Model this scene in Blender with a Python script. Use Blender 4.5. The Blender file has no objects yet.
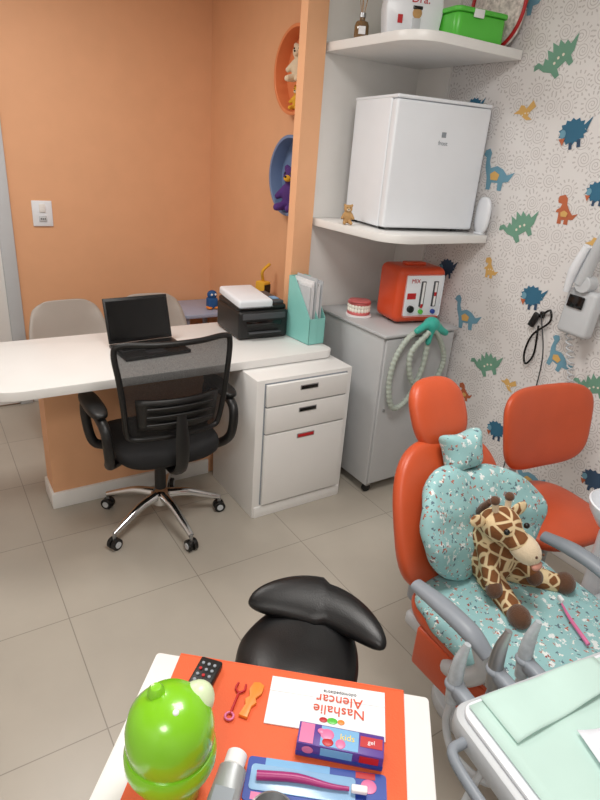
import bpy, bmesh, math, random
from mathutils import Vector, Matrix, Euler
from mathutils.geometry import tessellate_polygon
random.seed(4)
R = math.radians
S = bpy.context.scene
S.view_settings.view_transform = 'Standard'
S.view_settings.exposure = 0.0

# ------------------------------------------------------------------ materials
def lin(c):
    o = []
    for v in c:
        v = v / 255.0
        o.append(v / 12.92 if v <= 0.04045 else ((v + 0.055) / 1.055) ** 2.4)
    return (o[0], o[1], o[2], 1.0)

def mat(name, col, rough=0.5, metal=0.0, var=0.06, scale=8.0, bump=0.0, bscale=60.0, trans=0.0, coat=0.0, sheen=0.0):
    m = bpy.data.materials.new(name)
    m.use_nodes = True
    nt = m.node_tree
    b = nt.nodes['Principled BSDF']
    b.inputs['Roughness'].default_value = rough
    b.inputs['Metallic'].default_value = metal
    b.inputs['Transmission Weight'].default_value = trans
    b.inputs['Coat Weight'].default_value = coat
    b.inputs['Sheen Weight'].default_value = sheen
    tc = nt.nodes.new('ShaderNodeTexCoord')
    nz = nt.nodes.new('ShaderNodeTexNoise')
    nz.inputs['Scale'].default_value = scale
    nz.inputs['Detail'].default_value = 3
    nt.links.new(tc.outputs['Object'], nz.inputs['Vector'])
    cr = nt.nodes.new('ShaderNodeValToRGB')
    c = lin(col)
    cr.color_ramp.elements[0].position = 0.3
    cr.color_ramp.elements[1].position = 0.7
    cr.color_ramp.elements[0].color = (c[0]*(1-var), c[1]*(1-var), c[2]*(1-var), 1)
    cr.color_ramp.elements[1].color = (min(1, c[0]*(1+var)), min(1, c[1]*(1+var)), min(1, c[2]*(1+var)), 1)
    nt.links.new(nz.outputs['Fac'], cr.inputs['Fac'])
    nt.links.new(cr.outputs['Color'], b.inputs['Base Color'])
    if bump > 0:
        n2 = nt.nodes.new('ShaderNodeTexNoise')
        n2.inputs['Scale'].default_value = bscale
        nt.links.new(tc.outputs['Object'], n2.inputs['Vector'])
        bp = nt.nodes.new('ShaderNodeBump')
        bp.inputs['Strength'].default_value = bump
        bp.inputs['Distance'].default_value = 0.004
        nt.links.new(n2.outputs['Fac'], bp.inputs['Height'])
        nt.links.new(bp.outputs['Normal'], b.inputs['Normal'])
    return m

M = {}
M['orange_wall'] = mat('orange_wall_paint', (231, 175, 133), 0.6, var=0.02, bump=0.05, bscale=250)
M['column'] = mat('light_orange_paint', (242, 184, 140), 0.6, var=0.02)
M['white_wall'] = mat('white_wall_paint', (236, 234, 231), 0.7, var=0.02)
M['white'] = mat('white_laminate', (236, 235, 233), 0.35, var=0.01)
M['white2'] = mat('white_enamel', (234, 238, 244), 0.28, var=0.01)
M['ceil'] = mat('ceiling_paint', (240, 240, 238), 0.8, var=0.01)
M['grey_metal'] = mat('grey_cabinet_paint', (188, 190, 192), 0.35, var=0.02)
M['black'] = mat('black_plastic', (16, 16, 17), 0.42, var=0.1)
M['blackleather'] = mat('black_leather', (13, 13, 15), 0.36, var=0.1, bump=0.12, bscale=320)
M['blackfab'] = mat('black_fabric', (20, 20, 22), 0.85, var=0.15, bump=0.5, bscale=500)
M['chrome'] = mat('chrome', (215, 216, 218), 0.14, metal=1.0, var=0.02)
M['steel'] = mat('brushed_steel', (170, 172, 174), 0.35, metal=0.9, var=0.05)
M['orange_l'] = mat('orange_leather', (202, 84, 46), 0.38, var=0.05, bump=0.15, bscale=300)
M['orange_p'] = mat('orange_plastic', (216, 78, 40), 0.32, var=0.03)
M['orange_mat'] = mat('orange_mat', (234, 102, 58), 0.6, var=0.03, bump=0.2, bscale=400)
M['ltgrey'] = mat('light_grey_plastic', (196, 200, 204), 0.4, var=0.02)
M['midgrey'] = mat('mid_grey_plastic', (142, 149, 158), 0.42, var=0.03)
M['dkgrey'] = mat('dark_grey_plastic', (70, 72, 76), 0.5, var=0.05)
M['beige_shell'] = mat('beige_shell_plastic', (176, 168, 160), 0.45, var=0.02)
M['wood'] = mat('beech_wood', (176, 136, 96), 0.5, var=0.15, scale=20)
M['lilac'] = mat('lilac_laminate', (166, 178, 204), 0.4, var=0.02)
M['red'] = mat('red_plastic', (190, 30, 36), 0.4)
M['green_box'] = mat('green_plastic', (88, 196, 66), 0.3, var=0.03)
M['lime'] = mat('lime_plastic', (132, 204, 30), 0.25, var=0.03, coat=0.4)
M['limelt'] = mat('pale_lime_plastic', (214, 230, 190), 0.3, var=0.03)
M['mint'] = mat('mint_plastic', (140, 208, 200), 0.3, var=0.03)
M['teal'] = mat('teal_silicone', (60, 176, 160), 0.35)
M['paper'] = mat('paper_white', (238, 238, 240), 0.8, var=0.02)
M['mintpaper'] = mat('mint_paper', (196, 224, 216), 0.9, var=0.03, bump=0.5, bscale=14)
M['napkin'] = mat('white_napkin', (234, 238, 246), 0.9, var=0.02, bump=0.5, bscale=20)
M['bluep'] = mat('blue_print', (38, 70, 160), 0.4)
M['skyb'] = mat('sky_blue_print', (120, 176, 220), 0.4)
M['purplep'] = mat('purple_print', (92, 60, 150), 0.4)
M['yellowp'] = mat('yellow_print', (240, 205, 70), 0.4)
M['pink'] = mat('pink_plastic', (226, 120, 166), 0.35)
M['mouth'] = mat('mouth_felt', (196, 140, 124), 0.9)
M['magenta'] = mat('magenta_plastic', (170, 50, 120), 0.35)
M['orange_toy'] = mat('orange_toy_plastic', (236, 140, 50), 0.4)
M['hose'] = mat('corrugated_hose', (176, 186, 176), 0.5, var=0.05)
M['gum'] = mat('gum_pink', (206, 104, 104), 0.35)
M['tooth'] = mat('tooth_ivory', (244, 240, 228), 0.3)
M['clearplastic'] = mat('clear_blister', (150, 190, 225), 0.2, var=0.05)
M['brown'] = mat('brown_plush', (92, 60, 40), 0.95, var=0.15, bump=0.6, bscale=300, sheen=0.3)
M['cream'] = mat('cream_plush', (226, 206, 176), 0.95, var=0.06, bump=0.6, bscale=300, sheen=0.3)
M['tan'] = mat('tan_plush', (190, 150, 100), 0.95, var=0.1, bump=0.6, bscale=300)
M['yellowplush'] = mat('yellow_plush', (226, 170, 50), 0.95, var=0.1, bump=0.6, bscale=300)
M['purpleplush'] = mat('purple_plush', (84, 50, 120), 0.95, var=0.2, bump=0.6, bscale=300)
M['blueplush'] = mat('blue_plush', (40, 90, 150), 0.95, var=0.2, bump=0.6, bscale=300)
M['eye'] = mat('black_eye', (8, 8, 8), 0.1)
M['niche_orange'] = mat('niche_orange', (224, 134, 84), 0.5, var=0.02)
M['niche_blue'] = mat('niche_blue', (112, 132, 168), 0.5, var=0.02)
M['bottle'] = mat('amber_glass', (120, 92, 60), 0.12, var=0.05, coat=0.5)
M['screen'] = mat('screen_black', (10, 10, 12), 0.15, var=0.05)
M['floral'] = mat('floral_fabric', (226, 214, 210), 0.8, var=0.35, scale=60)
M['silver'] = mat('silver_tube', (176, 180, 182), 0.35, metal=0.4)
M['sleeve'] = mat('clear_barrier_sleeve', (176, 184, 190), 0.18, var=0.15, scale=60, coat=0.6)

def mk_mesh_fabric():
    m = bpy.data.materials.new('mesh_fabric'); m.use_nodes = True
    nt = m.node_tree; b = nt.nodes['Principled BSDF']
    b.inputs['Base Color'].default_value = lin((18, 18, 20)); b.inputs['Roughness'].default_value = 0.8
    out = nt.nodes['Material Output']
    tr = nt.nodes.new('ShaderNodeBsdfTransparent'); mx = nt.nodes.new('ShaderNodeMixShader')
    tc = nt.nodes.new('ShaderNodeTexCoord')
    nz = nt.nodes.new('ShaderNodeTexNoise'); nz.inputs['Scale'].default_value = 300
    nt.links.new(tc.outputs['Object'], nz.inputs['Vector'])
    mr = nt.nodes.new('ShaderNodeMapRange'); mr.inputs['To Min'].default_value = 0.66; mr.inputs['To Max'].default_value = 0.92
    nt.links.new(nz.outputs['Fac'], mr.inputs['Value'])
    nt.links.new(mr.outputs['Result'], mx.inputs[0])
    nt.links.new(tr.outputs[0], mx.inputs[1]); nt.links.new(b.outputs[0], mx.inputs[2])
    nt.links.new(mx.outputs[0], out.inputs['Surface'])
    return m
M['mesh'] = mk_mesh_fabric()

def mk_giraffe():
    m = mat('giraffe_plush', (226, 200, 150), 0.95, bump=0.6, bscale=300)
    nt = m.node_tree; b = nt.nodes['Principled BSDF']
    tc = nt.nodes.new('ShaderNodeTexCoord')
    v = nt.nodes.new('ShaderNodeTexVoronoi'); v.feature = 'DISTANCE_TO_EDGE'; v.inputs['Scale'].default_value = 30
    nt.links.new(tc.outputs['Object'], v.inputs['Vector'])
    cr = nt.nodes.new('ShaderNodeValToRGB')
    cr.color_ramp.elements[0].position = 0.07; cr.color_ramp.elements[0].color = lin((226, 202, 160))
    cr.color_ramp.elements[1].position = 0.12; cr.color_ramp.elements[1].color = lin((126, 78, 42))
    nt.links.new(v.outputs['Distance'], cr.inputs['Fac'])
    nt.links.new(cr.outputs['Color'], b.inputs['Base Color'])
    return m
M['giraffe'] = mk_giraffe()

def mk_pattern():
    m = mat('printed_turquoise_fabric', (150, 205, 200), 0.9, bump=0.2, bscale=120)
    nt = m.node_tree; b = nt.nodes['Principled BSDF']
    tc = nt.nodes.new('ShaderNodeTexCoord')
    nz = nt.nodes.new('ShaderNodeTexNoise'); nz.inputs['Scale'].default_value = 110
    nt.links.new(tc.outputs['Object'], nz.inputs['Vector'])
    base = lin((152, 196, 198))
    last = None
    for sc, th, col, off in ((26, 0.24, (228, 234, 234), 0.0), (40, 0.20, (186, 110, 92), 3.3), (36, 0.20, (96, 118, 130), 7.1), (30, 0.15, (150, 80, 70), 5.2), (44, .19, (234, 236, 230), 9.4)):
        mp = nt.nodes.new('ShaderNodeMapping'); mp.inputs['Location'].default_value = (off, off*0.7, off*1.3)
        nt.links.new(tc.outputs['Object'], mp.inputs['Vector'])
        ad = nt.nodes.new('ShaderNodeMixRGB'); ad.blend_type = 'ADD'; ad.inputs['Fac'].default_value = 0.028
        nt.links.new(mp.outputs['Vector'], ad.inputs['Color1']); nt.links.new(nz.outputs['Color'], ad.inputs['Color2'])
        v = nt.nodes.new('ShaderNodeTexVoronoi'); v.inputs['Scale'].default_value = sc
        nt.links.new(ad.outputs['Color'], v.inputs['Vector'])
        lt = nt.nodes.new('ShaderNodeMath'); lt.operation = 'LESS_THAN'; lt.inputs[1].default_value = th
        nt.links.new(v.outputs['Distance'], lt.inputs[0])
        mx = nt.nodes.new('ShaderNodeMixRGB')
        if last is None: mx.inputs['Color1'].default_value = base
        else: nt.links.new(last.outputs['Color'], mx.inputs['Color1'])
        mx.inputs['Color2'].default_value = lin(col)
        nt.links.new(lt.outputs[0], mx.inputs['Fac'])
        last = mx
    nt.links.new(last.outputs['Color'], b.inputs['Base Color'])
    return m
M['pattern'] = mk_pattern()

def mk_floor():
    m = mat('porcelain_tile', (176, 168, 156), 0.32)
    nt = m.node_tree; b = nt.nodes['Principled BSDF']
    tc = nt.nodes.new('ShaderNodeTexCoord')
    mp = nt.nodes.new('ShaderNodeMapping'); mp.inputs['Location'].default_value = (0.16, -0.135, 0)
    nt.links.new(tc.outputs['Object'], mp.inputs['Vector'])
    br = nt.nodes.new('ShaderNodeTexBrick')
    br.offset = 0.0; br.squash = 1.0
    br.inputs['Scale'].default_value = 1.0
    br.inputs['Brick Width'].default_value = 0.52; br.inputs['Row Height'].default_value = 0.52
    br.inputs['Mortar Size'].default_value = 0.002; br.inputs['Mortar Smooth'].default_value = 0.1
    br.inputs['Color1'].default_value = lin((188, 180, 168)); br.inputs['Color2'].default_value = lin((184, 176, 164))
    br.inputs['Mortar'].default_value = lin((150, 142, 132))
    nt.links.new(mp.outputs['Vector'], br.inputs['Vector'])
    nz = nt.nodes.new('ShaderNodeTexNoise'); nz.inputs['Scale'].default_value = 5; nz.inputs['Detail'].default_value = 8
    nt.links.new(tc.outputs['Object'], nz.inputs['Vector'])
    cr = nt.nodes.new('ShaderNodeValToRGB'); cr.color_ramp.elements[0].color = (0.86, 0.86, 0.86, 1); cr.color_ramp.elements[1].color = (1.05, 1.05, 1.04, 1)
    nt.links.new(nz.outputs['Fac'], cr.inputs['Fac'])
    mx = nt.nodes.new('ShaderNodeMixRGB'); mx.blend_type = 'MULTIPLY'; mx.inputs['Fac'].default_value = 1
    nt.links.new(br.outputs['Color'], mx.inputs['Color1']); nt.links.new(cr.outputs['Color'], mx.inputs['Color2'])
    nt.links.new(mx.outputs['Color'], b.inputs['Base Color'])
    return m
M['floor'] = mk_floor()

def mk_wallpaper():
    m = mat('dinosaur_wallpaper', (226, 224, 222), 0.75)
    nt = m.node_tree; b = nt.nodes['Principled BSDF']
    tc = nt.nodes.new('ShaderNodeTexCoord')
    def mth(op, a, b_=None):
        n = nt.nodes.new('ShaderNodeMath'); n.operation = op
        for i, q in enumerate((a, b_)):
            if q is None: continue
            if isinstance(q, (int, float)): n.inputs[i].default_value = q
            else: nt.links.new(q, n.inputs[i])
        return n.outputs[0]
    # flatten onto the wall plane (texture depends on Y,Z only)
    s0 = nt.nodes.new('ShaderNodeSeparateXYZ'); nt.links.new(tc.outputs['Object'], s0.inputs[0])
    cb = nt.nodes.new('ShaderNodeCombineXYZ')
    nt.links.new(s0.outputs['Y'], cb.inputs['X']); nt.links.new(s0.outputs['Z'], cb.inputs['Y'])
    wz = nt.nodes.new('ShaderNodeTexNoise'); wz.inputs['Scale'].default_value = 14
    nt.links.new(cb.outputs[0], wz.inputs['Vector'])
    P = nt.nodes.new('ShaderNodeMixRGB'); P.blend_type = 'ADD'; P.inputs['Fac'].default_value = 0.012
    nt.links.new(cb.outputs[0], P.inputs['Color1']); nt.links.new(wz.outputs['Color'], P.inputs['Color2'])
    v = nt.nodes.new('ShaderNodeTexVoronoi'); v.voronoi_dimensions = '2D'; v.inputs['Scale'].default_value = 10.5; v.inputs['Randomness'].default_value = .55
    nt.links.new(P.outputs['Color'], v.inputs['Vector'])
    sb = nt.nodes.new('ShaderNodeVectorMath'); sb.operation = 'SUBTRACT'
    nt.links.new(P.outputs['Color'], sb.inputs[0]); nt.links.new(v.outputs['Position'], sb.inputs[1])
    sp = nt.nodes.new('ShaderNodeSeparateXYZ'); nt.links.new(sb.outputs['Vector'], sp.inputs[0])
    ang = mth('ARCTAN2', sp.outputs['Y'], sp.outputs['X'])
    D = v.outputs['Distance']
    spiral = mth('GREATER_THAN', mth('SINE', mth('ADD', mth('MULTIPLY', D, 52.0), ang)), .62)
    spiral = mth('MULTIPLY', spiral, mth('LESS_THAN', D, .34))
    rays = mth('GREATER_THAN', mth('SINE', mth('MULTIPLY', ang, 14.0)), .55)
    rays = mth('MULTIPLY', rays, mth('MULTIPLY', mth('GREATER_THAN', D, .39), mth('LESS_THAN', D, .52)))
    allm = mth('MAXIMUM', spiral, rays)
    mx = nt.nodes.new('ShaderNodeMixRGB')
    mx.inputs['Color1'].default_value = lin((228, 225, 224)); mx.inputs['Color2'].default_value = lin((197, 192, 191))
    nt.links.new(allm, mx.inputs['Fac'])
    nt.links.new(mx.outputs['Color'], b.inputs['Base Color'])
    return m
M['wallpaper'] = mk_wallpaper()

# ------------------------------------------------------------------ geometry helpers
COL = S.collection
def empty(name, loc=(0, 0, 0), rot=(0, 0, 0), sc=1.0):
    e = bpy.data.objects.new(name, None)
    e.location = loc; e.rotation_euler = rot; e.scale = (sc, sc, sc)
    e.empty_display_size = 0.05
    COL.objects.link(e)
    return e

def finish(bm, name, parent, m, loc=(0, 0, 0), rot=(0, 0, 0), smooth=True, ang=35):
    bmesh.ops.recalc_face_normals(bm, faces=bm.faces)
    if smooth:
        for f in bm.faces: f.smooth = True
        for e in bm.edges:
            if len(e.link_faces) == 2 and e.calc_face_angle(0) > R(ang): e.smooth = False
    me = bpy.data.meshes.new(name)
    bm.to_mesh(me); bm.free()
    if m is not None: me.materials.append(M[m] if isinstance(m, str) else m)
    o = bpy.data.objects.new(name, me)
    COL.objects.link(o)
    o.location = loc; o.rotation_euler = rot
    if parent is not None: o.parent = parent
    return o

def box(parent, name, size, loc, m, rot=(0, 0, 0), bev=0.0, seg=2):
    bm = bmesh.new()
    bmesh.ops.create_cube(bm, size=1)
    for v in bm.verts: v.co = Vector((v.co.x*size[0], v.co.y*size[1], v.co.z*size[2]))
    if bev > 0: bmesh.ops.bevel(bm, geom=bm.edges[:], offset=bev, segments=seg, profile=0.5, affect='EDGES')
    return finish(bm, name, parent, m, loc, rot, smooth=bev > 0, ang=50)

def bx(parent, name, x0, x1, y0, y1, z0, z1, m, bev=0.0, seg=2):
    return box(parent, name, (x1-x0, y1-y0, z1-z0), ((x0+x1)/2, (y0+y1)/2, (z0+z1)/2), m, bev=bev, seg=seg)

def lathe(parent, name, prof, m, loc=(0, 0, 0), rot=(0, 0, 0), seg=32, sx=1, sy=1):
    bm = bmesh.new(); rings = []
    for r, z in prof:
        if r < 1e-6: rings.append([bm.verts.new((0, 0, z))])
        else: rings.append([bm.verts.new((r*math.cos(2*math.pi*i/seg)*sx, r*math.sin(2*math.pi*i/seg)*sy, z)) for i in range(seg)])
    for a, b in zip(rings[:-1], rings[1:]):
        for i in range(seg):
            j = (i+1) % seg
            if len(a) == 1 and len(b) == 1: continue
            if len(a) == 1: bm.faces.new((a[0], b[i], b[j]))
            elif len(b) == 1: bm.faces.new((a[i], a[j], b[0]))
            else: bm.faces.new((a[i], a[j], b[j], b[i]))
    return finish(bm, name, parent, m, loc, rot, ang=40)

def cyl(parent, name, r, h, loc, m, rot=(0, 0, 0), seg=24, r2=None):
    r2 = r if r2 is None else r2
    b = min(r, r2, h)*0.08
    return lathe(parent, name, [(0, -h/2), (r-b, -h/2), (r, -h/2+b), (r2, h/2-b), (r2-b, h/2), (0, h/2)], m, loc, rot, seg)

def ell(parent, name, rad, loc, m, rot=(0, 0, 0), seg=24):
    bm = bmesh.new()
    bmesh.ops.create_uvsphere(bm, u_segments=seg, v_segments=seg//2+2, radius=1)
    for v in bm.verts: v.co = Vector((v.co.x*rad[0], v.co.y*rad[1], v.co.z*rad[2]))
    return finish(bm, name, parent, m, loc, rot, ang=80)

def catmull(pts, n=8, closed=False):
    P = [Vector(p) for p in pts]; out = []; N = len(P)
    rng = range(N) if closed else range(N-1)
    for i in rng:
        if closed: a, b, c, d = P[i-1], P[i], P[(i+1) % N], P[(i+2) % N]
        else:
            b, c = P[i], P[i+1]; a = P[i-1] if i > 0 else b*2-c; d = P[i+2] if i+2 < N else c*2-b
        for k in range(n):
            t = k/n
            out.append(0.5*((2*b)+(-a+c)*t+(2*a-5*b+4*c-d)*t*t+(-a+3*b-3*c+d)*t**3))
    if not closed: out.append(P[-1])
    return out

def tube(parent, name, pts, r, m, n=8, closed=False, seg=10, loc=(0, 0, 0), rot=(0, 0, 0), flat=1.0, smoothp=True):
    C = catmull(pts, n, closed) if smoothp else [Vector(p) for p in pts]
    N = len(C); bm = bmesh.new(); rings = []
    up = None
    for i, p in enumerate(C):
        if closed: t = (C[(i+1) % N]-C[i-1]).normalized()
        else: t = (C[min(i+1, N-1)]-C[max(i-1, 0)]).normalized()
        if up is None:
            up = Vector((0, 0, 1)) if abs(t.z) < 0.9 else Vector((0, 1, 0))
        up = (up - t*up.dot(t)); up.normalize()
        s = t.cross(up)
        if callable(r): rr = r(i/(N-1))
        elif isinstance(r, (list, tuple)):
            f = i/(N-1)*(len(r)-1); k = min(int(f), len(r)-2); rr = r[k]+(r[k+1]-r[k])*(f-k)
        else: rr = r
        rings.append([bm.verts.new(p+s*math.cos(2*math.pi*j/seg)*rr+up*math.sin(2*math.pi*j/seg)*rr*flat) for j in range(seg)])
    pr = list(zip(rings[:-1], rings[1:]))
    if closed: pr.append((rings[-1], rings[0]))
    for a, b in pr:
        for j in range(seg):
            k = (j+1) % seg
            bm.faces.new((a[j], a[k], b[k], b[j]))
    if not closed:
        bm.faces.new(rings[0]); bm.faces.new(rings[-1])
    return finish(bm, name, parent, m, loc, rot, ang=50)

def prism(parent, name, poly, z0, z1, m, loc=(0, 0, 0), rot=(0, 0, 0), bev=0.0, smooth=True):
    bm = bmesh.new()
    a = [bm.verts.new((p[0], p[1], z0)) for p in poly]
    f = bm.faces.new(a)
    r = bmesh.ops.extrude_face_region(bm, geom=[f])
    for g in r['geom']:
        if isinstance(g, bmesh.types.BMVert): g.co.z = z1
    if bev > 0:
        es = [e for e in bm.edges if abs(e.verts[0].co.z-e.verts[1].co.z) < 1e-6]
        bmesh.ops.bevel(bm, geom=es, offset=bev, segments=2, profile=0.5, affect='EDGES')
    return finish(bm, name, parent, m, loc, rot, smooth, ang=30)

def selli(w, h, n=3.5, seg=48, taper=0.0, cx=0, cy=0):
    o = []
    for i in range(seg):
        a = 2*math.pi*i/seg
        c, s = math.cos(a), math.sin(a)
        x = (abs(c)**(2/n))*math.copysign(1, c)*w/2
        y = (abs(s)**(2/n))*math.copysign(1, s)*h/2
        x *= 1+taper*(y/(h/2))
        o.append((cx+x, cy+y))
    return o

def pad(parent, name, outline, t, m, loc=(0, 0, 0), rot=(0, 0, 0), n=3.0, fn=None):
    """inflated cushion from a star shaped outline"""
    cx = sum(p[0] for p in outline)/len(outline); cy = sum(p[1] for p in outline)/len(outline)
    sc = [1.0, 0.985, 0.95, 0.9, 0.8, 0.65, 0.45, 0.22]
    bm = bmesh.new()
    def ring(s, h): return [bm.verts.new((cx+(p[0]-cx)*s, cy+(p[1]-cy)*s, h)) for p in outline]
    H = [t/2*(1-s**n)**(1/n) if s < 1 else 0 for s in sc]
    top = [ring(s, h) for s, h in zip(sc, H)]
    bot = [top[0]]+[ring(s, -h) for s, h in list(zip(sc, H))[1:]]
    N = len(outline)
    for L, hc in ((top, t/2), (bot, -t/2)):
        for a, b in zip(L[:-1], L[1:]):
            for i in range(N):
                j = (i+1) % N
                bm.faces.new((a[i], a[j], b[j], b[i]))
        c = bm.verts.new((cx, cy, hc))
        for i in range(N): bm.faces.new((L[-1][i], L[-1][(i+1) % N], c))
    if fn:
        for v in bm.verts: v.co = Vector(fn(*v.co))
    return finish(bm, name, parent, m, loc, rot, ang=75)

def grid(parent, name, nu, nv, f, m, thick=0.0, loc=(0, 0, 0), rot=(0, 0, 0), sub=0):
    bm = bmesh.new()
    V = [[bm.verts.new(f(i/nu, j/nv)) for j in range(nv+1)] for i in range(nu+1)]
    for i in range(nu):
        for j in range(nv): bm.faces.new((V[i][j], V[i+1][j], V[i+1][j+1], V[i][j+1]))
    o = finish(bm, name, parent, m, loc, rot, ang=70)
    if thick:
        md = o.modifiers.new('s', 'SOLIDIFY'); md.thickness = thick; md.offset = 0
    return o

def blob(parent, name, balls, caps, m, loc=(0, 0, 0), rot=(0, 0, 0), vox=0.006, sm=4):
    bm = bmesh.new()
    def sph(c, rad):
        r = bmesh.ops.create_uvsphere(bm, u_segments=20, v_segments=12, radius=1)
        for v in r['verts']: v.co = Vector((v.co.x*rad[0]+c[0], v.co.y*rad[1]+c[1], v.co.z*rad[2]+c[2]))
    for c, rad in balls:
        sph(c, rad if isinstance(rad, (tuple, list)) else (rad, rad, rad))
    for p0, r0, p1, r1 in caps:
        p0 = Vector(p0); p1 = Vector(p1); L = (p1-p0).length
        k = max(3, int(L/(min(r0, r1)*0.35)))
        for i in range(k+1):
            t = i/k; r = r0+(r1-r0)*t; sph(p0.lerp(p1, t), (r, r, r))
    o = finish(bm, name, parent, m, loc, rot, ang=180)
    md = o.modifiers.new('r', 'REMESH'); md.mode = 'VOXEL'; md.voxel_size = vox; md.use_smooth_shade = True
    md = o.modifiers.new('s', 'SMOOTH'); md.iterations = sm; md.factor = 0.5
    return o

def rrect(x0, x1, y0, y1, r, seg=8):
    if not isinstance(r, (tuple, list)): r = (r,)*4
    o = []
    for (cx, cy, a0), rr in zip(((x0, y0, 180), (x1, y0, 270), (x1, y1, 0), (x0, y1, 90)), r):
        if rr <= 0: o.append((cx, cy)); continue
        ax = cx+rr if cx == x0 else cx-rr
        ay = cy+rr if cy == y0 else cy-rr
        for i in range(seg+1):
            a = R(a0+90*i/seg)
            o.append((ax+rr*math.cos(a), ay+rr*math.sin(a)))
    return o

def text(parent, name, s, size, m, loc, rot, ext=0.0004):
    cu = bpy.data.curves.new(name, 'FONT'); cu.body = s; cu.size = size; cu.extrude = ext
    cu.align_x = 'CENTER'; cu.align_y = 'CENTER'
    o = bpy.data.objects.new(name, cu); COL.objects.link(o)
    o.data.materials.append(M[m]); o.location = loc; o.rotation_euler = rot; o.parent = parent
    return o

# ------------------------------------------------------------------ room shell
XW, XE, YS, YN, ZC = -1.5, 2.35, -1.6, 3.95, 2.65
bx(None, 'floor', XW-.1, XE+.1, YS-.1, YN+.1, -.1, 0, 'floor')
bx(None, 'ceiling', XW-.1, XE+.1, YS-.1, YN+.1, ZC, ZC+.1, 'ceil')
bx(None, 'wall_north', XW-.1, XE+.1, YN, YN+.1, 0, ZC, 'orange_wall')
bx(None, 'wall_south', XW-.1, XE+.1, YS-.1, YS, 0, ZC, 'white_wall')
bx(None, 'wall_west', XW-.1, XW, YS, YN, 0, ZC, 'white_wall')
bx(None, 'wall_east', XE, XE+.1, YS, YN, 0, ZC, 'wallpaper')
bx(None, 'wall_niche', 1.78, 1.86, 2.64, YN, 0, ZC, 'orange_wall')
bx(None, 'wall_recess', 1.72, XE, 2.60, 2.64, 0, ZC, 'white_wall')
bx(None, 'trim_recess_panel', XE-.012, XE, 2.37, 2.60, 0, ZC, 'white_wall')
bx(None, 'wall_column', 1.61, 1.72, 2.56, 2.62, 0, ZC, 'column')
bx(None, 'baseboard_north', .50, 1.78, YN-.015, YN, 0, .08, 'white', .003)
bx(None, 'baseboard_east', XE-.015, XE, YS, 2.37, 0, .08, 'white', .003)
bx(None, 'baseboard_west', XW, XW+.015, YS, YN, 0, .08, 'white', .003)

d = empty('door_1', (0, 0, 0))
bx(d, 'frame_right', .415, .495, YN-.03, YN, 0, 2.15, 'ltgrey', .004)
bx(d, 'frame_left', -.53, -.45, YN-.03, YN, 0, 2.15, 'ltgrey', .004)
bx(d, 'frame_top', -.53, .495, YN-.03, YN, 2.15, 2.23, 'ltgrey', .004)
bx(d, 'leaf', -.45, .415, YN-.02, YN, 0.01, 2.15, 'white', .003)
cyl(d, 'handle', .012, .12, (-.36, YN-.06, 1.0), 'steel', (0, R(90), 0))
cyl(d, 'handle_post', .01, .05, (-.40, YN-.04, 1.0), 'steel', (R(90), 0, 0))

sw = empty('wall_switch', (.67, YN-.001, 1.22))
box(sw, 'plate', (.115, .01, .15), (0, -.005, 0), 'white2', bev=.004)
box(sw, 'rocker', (.035, .008, .05), (0, -.012, .032), 'white', bev=.003)
box(sw, 'socket', (.045, .006, .035), (0, -.012, -.03), 'ltgrey', bev=.003)
for i in (-1, 0, 1): cyl(sw, 'pin_%d' % (i+2), .0035, .004, (i*.011, -.0155, -.03), 'eye', (R(90), 0, 0), seg=10)

def panel(x, y, e, sx=.6, sy=.6):
    p = empty('ceiling_light_panel', (x, y, ZC-.001))
    box(p, 'frame', (sx+.05, sy+.05, .03), (0, 0, -.015), 'white', bev=.005)
    l = bpy.data.lights.new('panel_lamp', 'AREA'); l.shape = 'RECTANGLE'; l.size = sx; l.size_y = sy
    l.energy = e; l.color = (1.0, .97, .93)
    o = bpy.data.objects.new('panel_lamp', l); COL.objects.link(o); o.location = (0, 0, -.035); o.parent = p
panel(.35, 2.65, 21)
panel(.85, .85, 26)
panel(-.7, -.4, 22)

# ------------------------------------------------------------------ wallpaper dinosaurs (flat print)
def cmat(n, c): M[n] = mat(n, c, .75, var=.08)
cmat('d_blue', (52, 108, 138)); cmat('d_lblue', (112, 160, 182)); cmat('d_green', (112, 158, 136)); cmat('d_rust', (190, 104, 68)); cmat('d_yel', (220, 176, 104)); cmat('d_navy', (52, 76, 104)); cmat('d_cream', (236, 228, 210))
LONG = [(-.5, .35), (-.45, .45), (-.33, .5), (-.25, .4), (-.27, .2), (-.2, .04), (0, .1), (.2, .03), (.35, -.1), (.58, -.02), (.42, -.25), (.26, -.28), (.25, -.48), (.12, -.48), (.1, -.3), (-.1, -.3), (-.12, -.48), (-.25, -.48), (-.28, -.2), (-.38, .05), (-.4, .28)]
TREX = [(-.4, .3), (-.38, .45), (-.15, .52), (-.02, .4), (0, .2), (.15, .0), (.3, -.15), (.52, -.08), (.36, -.3), (.18, -.32), (.2, -.5), (.02, -.5), (.02, -.35), (-.1, -.35), (-.08, -.5), (-.25, -.5), (-.26, -.25), (-.28, -.1), (-.4, -.12), (-.37, -.02), (-.25, .05), (-.2, .2), (-.36, .22)]
FURRY = []
for i in range(28):
    a = 2*math.pi*i/28; k = 1.0 if i % 2 else .8
    FURRY.append((.46*k*math.cos(a), .36*k*math.sin(a)+.04))
STEG = [(-.62, .16), (-.55, .26), (-.42, .24), (-.36, .1), (-.25, .2), (-.2, .1), (-.12, .32), (-.03, .16), (.06, .36), (.14, .18), (.24, .28), (.28, .1), (.38, .14), (.4, .0), (.66, .06), (.42, -.18), (.3, -.22), (.28, -.4), (.16, -.4), (.14, -.24), (-.1, -.24), (-.12, -.4), (-.24, -.4), (-.27, -.2), (-.42, -.04), (-.48, .12)]
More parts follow.
